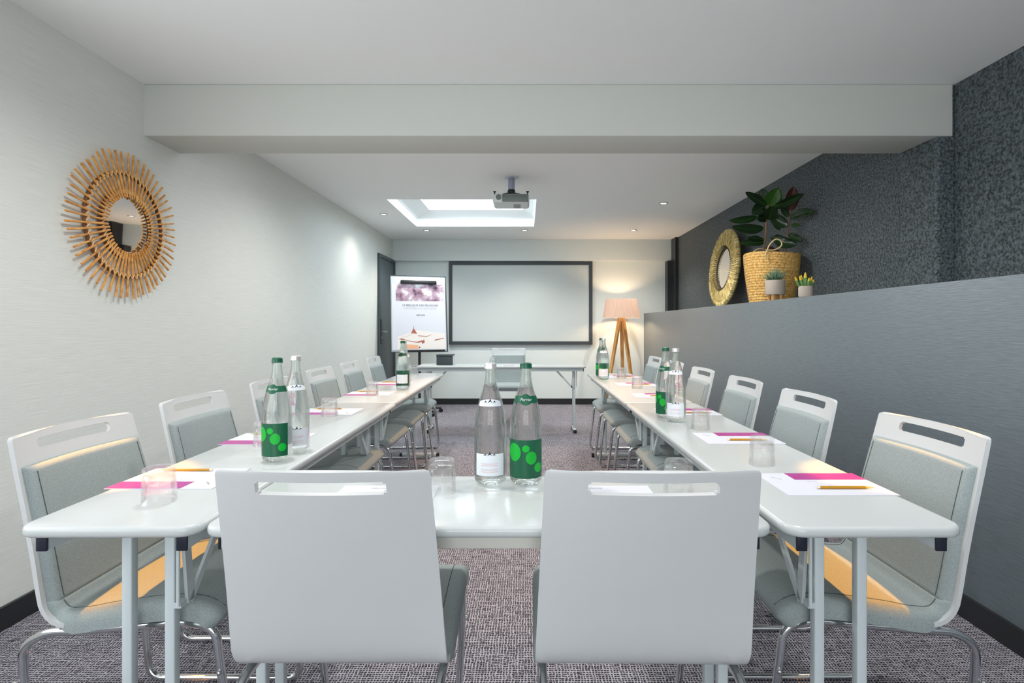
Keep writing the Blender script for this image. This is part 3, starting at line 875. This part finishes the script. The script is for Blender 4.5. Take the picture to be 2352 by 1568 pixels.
# ------------------------------------------------------------------ flip chart
fc = empty('flip_chart', (-1.415, 7.28, 0), rz=.33)
tag(fc, 'flip chart easel with printed poster, standing before the grey door', 'flip chart')
bd = empty('board'); bd.parent = fc; bd.location = (0, 0, .838); bd.rotation_euler = (PI / 2 - math.radians(9), 0, 0)   # local x right, y up the board, z to the viewer
def bbx(name, b, mat, par, bev=0): return bx(name, b, mat, par, bev)
W2, HB = .368, 1.03
pan = bbx('panel', (-W2, W2, 0, HB, -.012, 0), m_panel, fc, .002); pan.parent = bd
bm = bmesh.new()
for b_ in ((-W2 - .008, -W2, 0, HB, -.016, .006), (W2, W2 + .014, 0, HB, -.016, .006), (-W2 - .008, W2 + .014, -.010, 0, -.016, .010), (-W2 - .008, W2 + .014, HB, HB + .006, -.016, .006)): box(bm, *b_)
fr = link('frame', bm, m_frame, bd)
bbx('marker_tray', (-W2 + .12, W2 - .03, .002, .018, 0, .03), m_black, bd, .002)
bm = bmesh.new(); box(bm, -W2 + .13, W2 - .12, HB - .11, HB - .065, .004, .03, bev=.01)
for v_ in bm.verts: v_.co.y += .03 * (1 - (v_.co.x / .25) ** 2) * (1 if v_.co.y > HB - .08 else .25)
autosmooth(link('clamp', bm, m_black, bd), 50)
paper = bbx('poster', (-W2 + .012, W2 - .008, .022, HB - .105, .001, .004), m_paper, bd)
X0, X1 = -W2 + .065, W2 - .02
flat('photo_print', [[(X0, HB - .345), (X1, HB - .345), (X1, HB - .11), (X0, HB - .11)]], m_poster, paper, z=.004)
text('heading_print', 'LE MEILLEUR DES RÉUNIONS', .036, m_greytext, paper, ((X0 + X1) / 2, HB - .405, .0045), space=1.05, ext=.0002, bold=.0012)
text('subheading_print', 'HISTOIRES AUTHENTIQUES', .034, m_lav, paper, ((X0 + X1) / 2, HB - .447, .0045), space=1.05, ext=.0002, bold=.0012)
text('brand_print', 'MERCURE', .026, m_greytext, paper, ((X0 + X1) / 2, HB - .54, .0045), ext=.0002, bold=.0012)
flat('picture_ground', [[(X0 + .01, .03), (X1, .03), (X1, .24), (X0 + .28, .285), (X0 + .02, .20)]], m_posterlow, paper, z=.004)
flat('red_print', [[(-.11, .235), (-.085, .245), (-.03, .237), (-.05, .275), (-.068, .305), (-.072, .36), (-.078, .305), (-.095, .28)],
                   [(-.27, .165), (-.02, .115), (.02, .125), (.03, .145), (-.03, .130), (-.10, .135), (-.24, .175), (-.11, .225), (-.10, .230)],
                   [(.02, .15), (.05, .145), (.06, .165), (.07, .12), (.04, .10), (.03, .12)],
                   [(.20, .155), (.33, .180), (.33, .172), (.21, .145)], [(-.02, .215), (.10, .205), (.18, .235), (.10, .198), (-.02, .208)]], m_brick, paper, z=.0052)
flat('orange_print', [[(-.24, .035), (-.01, .035), (-.02, .085), (-.20, .10)]], m_orange, paper, z=.0050)
tb('pole', [(0, .02, .06), (0, .02, .90)], .018, m_black, fc, n=16)
tb('support_arm', [(0, .02, .88), (0, .13, 1.45)], .012, m_black, fc, n=10)
for k in range(5):
    a = 2 * PI * k / 5 + .15
    lg = tb('base_leg', [(0, .02, .075), (.30 * math.cos(a), .02 + .30 * math.sin(a), .062)], .014, m_black, fc, n=8)
    cx, cy = .30 * math.cos(a), .02 + .30 * math.sin(a)
    cs = lathe('caster', [(0, -.020), (.022, -.020), (.026, -.012), (.026, .012), (.022, .020), (0, .020)], m_black, lg, n=20, loc=(cx, cy, .0262), rot=(PI / 2, 0, a))

# ------------------------------------------------------------------ floor lamp
fl = empty('floor_lamp', (1.375, 7.80, 0))
tag(fl, 'lit wooden tripod floor lamp with pale pleated shade in the far right corner', 'lamp')
bm = bmesh.new(); N = 144; rows = []
for (rr, z) in ((.262, 1.292), (.255, 1.33), (.222, 1.530), (.215, 1.562)):
    rows.append([bm.verts.new(((rr + (.004 if i % 2 else -.003)) * math.cos(2 * PI * i / N), (rr + (.004 if i % 2 else -.003)) * math.sin(2 * PI * i / N), z)) for i in range(N)])
for a, b in zip(rows[:-1], rows[1:]):
    for i in range(N): bm.faces.new((a[i], a[(i + 1) % N], b[(i + 1) % N], b[i]))
bmesh.ops.solidify(bm, geom=list(bm.faces), thickness=.0015)
link('lamp_shade', bm, m_shade, fl)
for a in (math.radians(255 - 35), math.radians(-55), math.radians(95)):
    pass
ends = ((-.270, -.18), (.165, -.22), (.06, .20))
for ex, ey in ends:
    bm = bmesh.new()
    top_ = Vector((ex * .10, ey * .10, 1.30)); bot_ = Vector((ex, ey, .0)); d = (bot_ - top_).normalized()
    u = d.cross(Vector((-ey, ex, 0))).normalized(); w = d.cross(u).normalized()
    for k, (P_, hw, hd) in enumerate(((top_, .028, .016), (bot_, .018, .012))):
        if k == 1: P_ = P_ + Vector((0, 0, .004))
        for a in (-1, 1):
            for b in (-1, 1): bm.verts.new(P_ + w * hw * a + u * hd * b)
    bm.verts.ensure_lookup_table(); c = bm.verts
    for idx in ((0, 1, 3, 2), (4, 6, 7, 5), (0, 4, 5, 1), (2, 3, 7, 6), (0, 2, 6, 4), (1, 5, 7, 3)): bm.faces.new([c[i] for i in idx])
    bmesh.ops.recalc_face_normals(bm, faces=bm.faces)
    zmin = min(v_.co.z for v_ in bm.verts)
    for v_ in bm.verts: v_.co.z -= zmin * (1 if v_.co.z < .5 else 0)
    link('leg', bm, m_wood, fl)
lathe('hub', [(0, 1.245), (.045, 1.245), (.045, 1.31), (.02, 1.32), (.02, 1.36), (0, 1.36)], m_wood, fl, n=28)
bm = bmesh.new(); bmesh.ops.create_uvsphere(bm, u_segments=20, v_segments=12, radius=.032)
link('bulb', bm, m_bulb, fl, smooth=True, loc=(0, 0, 1.40))
l = bpy.data.lights.new('bulb_light', 'POINT'); l.energy = 120; l.color = (1, .66, .38); l.shadow_soft_size = .034
o = bpy.data.objects.new('bulb_light', l); COL.objects.link(o); o.parent = fl; o.location = (0, 0, 1.40)

# ------------------------------------------------------------------ rattan sunburst mirror on the left wall
rm = empty('sunburst_mirror', (wl(2.74), 2.74, 1.684), rot=(PI / 2, 0, PI / 2 - .0092))    # local z points into the room
tag(rm, 'round rattan sunburst mirror hanging on the cream left wall', 'mirror')
lathe('backing', [(0, .006), (.15, .006), (.15, .012), (0, .012)], m_rdark, rm, n=56)
lathe('mirror_glass', [(0, .0125), (.146, .0125), (.146, .0165), (0, .0165)], m_mirror, rm, n=64, rot=(.030, 0, 0), loc=(0, 0, .003))
NR = 56
for i in range(NR):
    a = 2 * PI * i / NR + random.uniform(-.012, .012); r_out = .368 + random.uniform(-.012, .006); r_in = .138 + random.uniform(-.004, .004)
    c_, s_ = math.cos(a), math.sin(a); q = .0052 + random.uniform(-.0006, .0006)
    zz = .029
    tb('rattan_rod', [(r_in * c_, r_in * s_, zz + .008), (.2 * c_, .2 * s_, zz + .004), (r_out * c_, r_out * s_, zz - .004)], q, m_rattan, rm, n=7)
for R, nm in ((.168, 'inner_ring'), (.257, 'outer_ring')):
    pts = [(R * math.cos(2 * PI * k / 96), R * math.sin(2 * PI * k / 96), .018) for k in range(96)]
    rg = tb(nm, pts, .009, m_rdark, rm, n=8, closed=True)
    pts = []
    for k in range(NR * 2):
        a = 2 * PI * (k / 2 + .25) / NR; rr = R + (.010 if k % 2 else -.010)
        pts.append((rr * math.cos(a), rr * math.sin(a), .036 if R < .2 else .034))
    tb('lashing', pts, .0030, m_rlight, rg, n=5, closed=True)

# ------------------------------------------------------------------ seagrass mirror leaning on the dark wall
sm = empty('seagrass_mirror', (2.075, 5.75, ZL), rot=(0, 0, 0))
tag(sm, 'round woven seagrass mirror leaning against the dark wall on the ledge', 'mirror')
tilt = Matrix.Translation((0, 0, 0)) @ Matrix.Rotation(math.radians(5), 4, 'Y') @ Matrix.Translation((0, 0, .42)) @ Matrix.Rotation(-PI / 2, 4, 'Y')
# local disc: axis z (towards -x, i.e. the room) after the turn
bm = bmesh.new(); N = 300; radii = [.215, .235, .26, .30, .34, .36, .38, .40, .413, .40, .30, .215]
zs = [.018, .030, .034, .036, .036, .030, .038, .034, .015, -.004, -.006, -.006]
rows = []
for k, (rr, z) in enumerate(zip(radii, zs)):
    row = []
    for i in range(N):
        a = 2 * PI * i / N; j = random.uniform(-1, 1)
        r2 = rr + (.004 * j if 5 <= k <= 8 else 0); z2 = z + (.005 * (1 if i % 3 == 0 else -.4) + .002 * j if k in range(1, 8) else 0)
        row.append(bm.verts.new((r2 * math.cos(a), r2 * math.sin(a), z2)))
    rows.append(row)
for a, b in zip(rows, rows[1:] + rows[:1]):
    for i in range(N): bm.faces.new((a[i], a[(i + 1) % N], b[(i + 1) % N], b[i]))
bmesh.ops.recalc_face_normals(bm, faces=bm.faces)
link('woven_frame', bm, m_sea, sm).matrix_local = tilt
def disc(name, prof_, mat, n=64):
    bm = bmesh.new(); spin(bm, prof_, n); bmesh.ops.recalc_face_normals(bm, faces=bm.faces)
    bmesh.ops.transform(bm, matrix=tilt, verts=bm.verts); return autosmooth(link(name, bm, mat, sm), 40)
disc('mirror_glass', [(0, .004), (.216, .004), (.216, .012), (0, .012)], m_mirror)
bm = bmesh.new()
for i in range(64):
    a = 2 * PI * i / 64
    tube(bm, [(.212 * math.cos(a), .212 * math.sin(a), .026), (.240 * math.cos(a), .240 * math.sin(a), .045)], .0036, 5)
tube(bm, [(.214 * math.cos(2 * PI * k / 64), .214 * math.sin(2 * PI * k / 64), .017) for k in range(64)], .005, 6, closed=True)
bmesh.ops.recalc_face_normals(bm, faces=bm.faces); bmesh.ops.transform(bm, matrix=tilt, verts=bm.verts)
link('cord_stitching', bm, m_cord, sm)

# ------------------------------------------------------------------ basket with rubber plant
YP = 4.37
bk = empty('woven_basket', (1.975, YP, ZL))
tag(bk, 'large woven straw basket on the ledge holding the rubber plant', 'basket')
bm = bmesh.new(); N = 120; rows = []; NZ = 96
prof_o = []
for k in range(NZ + 1):
    t = k / NZ; z = .385 * t; r = .160 + .045 * math.sin(t * PI * .42) / math.sin(PI * .42) + .006
    prof_o.append((r, z))
for k, (r, z) in enumerate(prof_o):
    row = []
    for i in range(N):
        a = 2 * PI * i / N; ridge = .0035 * math.sin(k / NZ * 2 * PI * 19) * (1 if (i // 2 + int(k / NZ * 19)) % 2 else .25)
        zz = z + .010 * math.sin(2 * a + .8) * (k / NZ)
        row.append(bm.verts.new(((r + ridge) * math.cos(a), (r + ridge) * math.sin(a), zz)))
    rows.append(row)
for (r, z) in ((.198, .383), (.19, .30), (.15, .02)):
    rows.append([bm.verts.new((r * math.cos(2 * PI * i / N), r * math.sin(2 * PI * i / N), z + .010 * math.sin(4 * PI * i / N + .8) * (z / .385))) for i in range(N)])
for a, b in zip(rows[:-1], rows[1:]):
    for i in range(N): bm.faces.new((a[i], a[(i + 1) % N], b[(i + 1) % N], b[i]))
bm.faces.new(rows[0][::-1]); bm.faces.new(rows[-1])
bmesh.ops.recalc_face_normals(bm, faces=bm.faces)
link('wall', bm, m_basket, bk, smooth=True)['label'] = 'coiled straw side of the basket'
hl = Vector(bk.location)
def W(zx, zy, Y): return at(1580 + zx / 4.753, 400 + zy / 4.753, Y)      # authoring: shelf survey crop
for pts in ([(845, 900), (860, 840), (900, 760), (960, 710), (1010, 725), (1025, 770), (985, 810), (920, 830), (860, 835), (845, 930)],):
    pp = catmull([tuple(W(x, y, YP - .19 - .0001 * x * 0) - hl) for x, y in pts], 5)
    tb('handle', pp, .0055, m_rope, bk, n=8)
tb('handle', catmull([(-.09, .165, .36), (-.07, .18, .43), (.0, .19, .46), (.07, .18, .43), (.09, .165, .36)], 6), .006, m_rope, bk, n=8)

pl = empty('rubber_plant', (1.975, YP, ZL + .30))
tag(pl, 'rubber plant with dark glossy leaves growing out of the straw basket', 'plant')
po = Vector(pl.location)
lathe('soil', [(0, .0), (.182, .0), (.182, .03), (0, .035)], m_soil, pl, n=40)
def stem(pts, r0, r1, nm='stem'):
    tb(nm, catmull([tuple(Vector(p) - po) for p in pts], 5), r0, m_stem, pl, n=8, r1=r1)
stem([W(815, 900, YP), W(845, 700, YP), W(855, 560, YP), W(862, 440, YP), W(880, 330, YP)], .010, .005)
stem([W(1065, 900, YP + .05), W(1085, 700, YP + .05), W(1110, 520, YP + .05), W(1135, 330, YP + .05), W(1150, 180, YP + .05)], .008, .003)
stem([W(1020, 900, YP + .02), W(1045, 790, YP + .02), W(1050, 720, YP + .02)], .005, .004)
def leaf(zb, zt, wpx, Yb, Yt, mat, droop=.02, twist=0.0, fold=.25, base=None):
    """leaf from base pixel to tip pixel of the survey crop at the given depths"""
    A = W(*zb, Yb) - po; B = W(*zt, Yt) - po
    ax = B - A; L = ax.length; ax.normalize()
    view = (Vector((0, 0, H)) - (A + po)).normalized()
    side = ax.cross(view).normalized(); nrm = side.cross(ax).normalized()
    R = Matrix.Rotation(twist, 3, ax); side = R @ side; nrm = R @ nrm
    w = wpx / 4.753 * YP / 1250 / 2
    bm = bmesh.new(); NL, NW = 14, 6; g = []
    for i in range(NL + 1):
        t = i / NL; ww = w * max(.03, (math.sin(PI * min(1, t ** .85)) ** .62)) * (1 if t < .96 else .6)
        row = []
        for j in range(-NW // 2, NW // 2 + 1):
            q = j / (NW / 2)
            p = A + ax * L * t + side * ww * q + nrm * (abs(q) * ww * fold + .004 * math.sin(9 * t + 3 * q) * abs(q))
            p.z -= droop * (t * t) - droop * .4 * math.sin(PI * t)
            row.append(bm.verts.new(p))
        g.append(row)
    for i in range(NL):
        for j in range(NW): bm.faces.new((g[i][j], g[i][j + 1], g[i + 1][j + 1], g[i + 1][j]))
    bmesh.ops.solidify(bm, geom=list(bm.faces), thickness=.0014)
    o = link('leaf', bm, mat, pl, smooth=True)
    tb('midrib', [A + ax * L * t + Vector((0, 0, -(droop * t * t - droop * .4 * math.sin(PI * t)))) + nrm * .001 for t in (0, .15, .3, .5, .7, .85, .97)], .0022, m_stem if mat is m_leafr else m_leafb, o, n=5, r1=.0006)
for a in [((860, 345), (628, 195), 95, 0, -.10, m_leaf, .0, .3), ((885, 350), (990, 160), 175, 0, -.06, m_leafb, -.01, .15), ((865, 340), (800, 160), 150, .03, .06, m_leaf, 0, -.5),
          ((840, 350), (700, 420), 140, 0, -.07, m_leaf, .01, .2), ((930, 370), (1270, 215), 110, 0, -.13, m_leaf, .0, .5), ((880, 500), (930, 350), 160, -.01, -.14, m_leaf, .0, .1),
          ((845, 470), (760, 500), 110, 0, -.10, m_leaf, .0, .2),
          ((760, 462), (448, 535), 85, 0, -.06, m_leaf, -.02, .2), ((830, 590), (478, 600), 105, 0, -.10, m_leaf, -.02, .1), ((910, 440), (1090, 600), 130, .0, -.04, m_leaf, -.02, -.2),
          ((1120, 400), (1150, 135), 135, .03, -.03, m_leafr, 0, .1), ((1115, 480), (1390, 378), 105, .03, -.27, m_leaf, .02, -.3), ((1100, 470), (1020, 350), 70, .05, .09, m_leaf, 0, .2),
          ((835, 715), (650, 690), 60, 0, -.08, m_leaf, .0, .4), ((840, 740), (562, 755), 85, 0, -.03, m_leaf, .0, .3), ((930, 690), (1190, 810), 125, .0, -.06, m_leaf, -.03, -.3),
          ((1100, 650), (1255, 740), 90, .03, -.14, m_leaf, -.01, .2), ((1130, 560), (1220, 545), 50, .03, -.06, m_leafb, 0, .3), ((850, 800), (1000, 850), 70, 0, -.05, m_leafr, 0, .4),
          ((1050, 690), (900, 700), 70, .02, .05, m_leaf, .0, .3), ((940, 540), (1010, 600), 50, .03, .07, m_leafb, .01, .2), ((870, 360), (980, 430), 90, .02, .08, m_leaf, .01, .2)]:
    leaf(a[0], a[1], a[2], YP + a[3], YP + a[4], a[5], a[6], a[7])

# ------------------------------------------------------------------ small potted succulents on the ledge front
def pot(name, label, cat, loc, r, h, legs):
    t = empty(name, loc); tag(t, label, cat)
    z0 = legs
    lathe('pot', [(0, z0), (r * .94, z0), (r, z0 + .006), (r, z0 + h), (r * .90, z0 + h), (r * .88, z0 + h - .012), (0, z0 + h - .012)], m_pot, t, n=40)
    lathe('soil', [(0, z0 + h - .012), (r * .87, z0 + h - .012), (r * .87, z0 + h - .004), (0, z0 + h - .002)], m_soil, t, n=28)
    return t, z0 + h - .004
s1, zt = pot('potted_succulent', 'spiky blue-green succulent in beige pot on wooden stand, before the basket', 'potted plant', (1.862, 4.06, ZL), .070, .108, .045)
for k in range(4):
    a = PI / 4 + PI / 2 * k
    o = lathe('stand_leg', [(0, 0), (.011, 0), (.012, .046), (0, .046)], m_wood, s1, n=14, loc=(.042 * math.cos(a), .042 * math.sin(a), 0))
bm = bmesh.new()
for k in range(70):
    a = random.uniform(0, 2 * PI); b = random.uniform(.05, 1.15); L = random.uniform(.05, .095); rr = random.uniform(0, .035)
    p = Vector((rr * math.cos(a), rr * math.sin(a), zt)); d = Vector((math.sin(b) * math.cos(a), math.sin(b) * math.sin(a), math.cos(b)))
    tube(bm, [p, p + d * L * .5 + Vector((0, 0, .003)), p + d * L + Vector((0, 0, .012))], .0055, 5, r1=.0008)
o = link('spiky_leaves', bm, m_succ, s1, smooth=True)
s2, zt = pot('potted_cactus', 'small yellow-tipped cactus in beige pot, rightmost on the ledge', 'potted plant', (1.852, 3.60, ZL), .043, .070, .006)
lathe('saucer', [(0, 0), (.036, 0), (.038, .0065), (0, .0065)], m_pot, s2, n=28)
for k, (x_, y_, rr, L, lean) in enumerate([(0, 0, .013, .095, 0), (-.022, -.008, .010, .075, -.25), (.022, -.006, .010, .07, .25), (-.036, .006, .009, .075, -.4), (.034, .004, .009, .055, .45), (.008, -.02, .009, .06, .1), (-.010, .02, .011, .08, -.1)]):
    bm = bmesh.new(); spin(bm, catmull([(0.0005, 0), (rr * .8, .006), (rr, L * .45), (rr * .75, L * .75), (rr * .3, L * .95), (0.0005, L)], 3), 12)
    for v_ in bm.verts:
        pass
    bmesh.ops.recalc_face_normals(bm, faces=bm.faces)
    c = link('cactus_stem', bm, m_cactus, s2, smooth=True, loc=(x_, y_, zt - .004), rot=(0, lean, 0))
    bm = bmesh.new(); spin(bm, catmull([(rr * .86, L * .62), (rr * .8, L * .75), (rr * .4, L * .98), (0.0005, L * 1.06)], 3), 12)
    link('yellow_tip', bm, m_yellow, c, smooth=True)
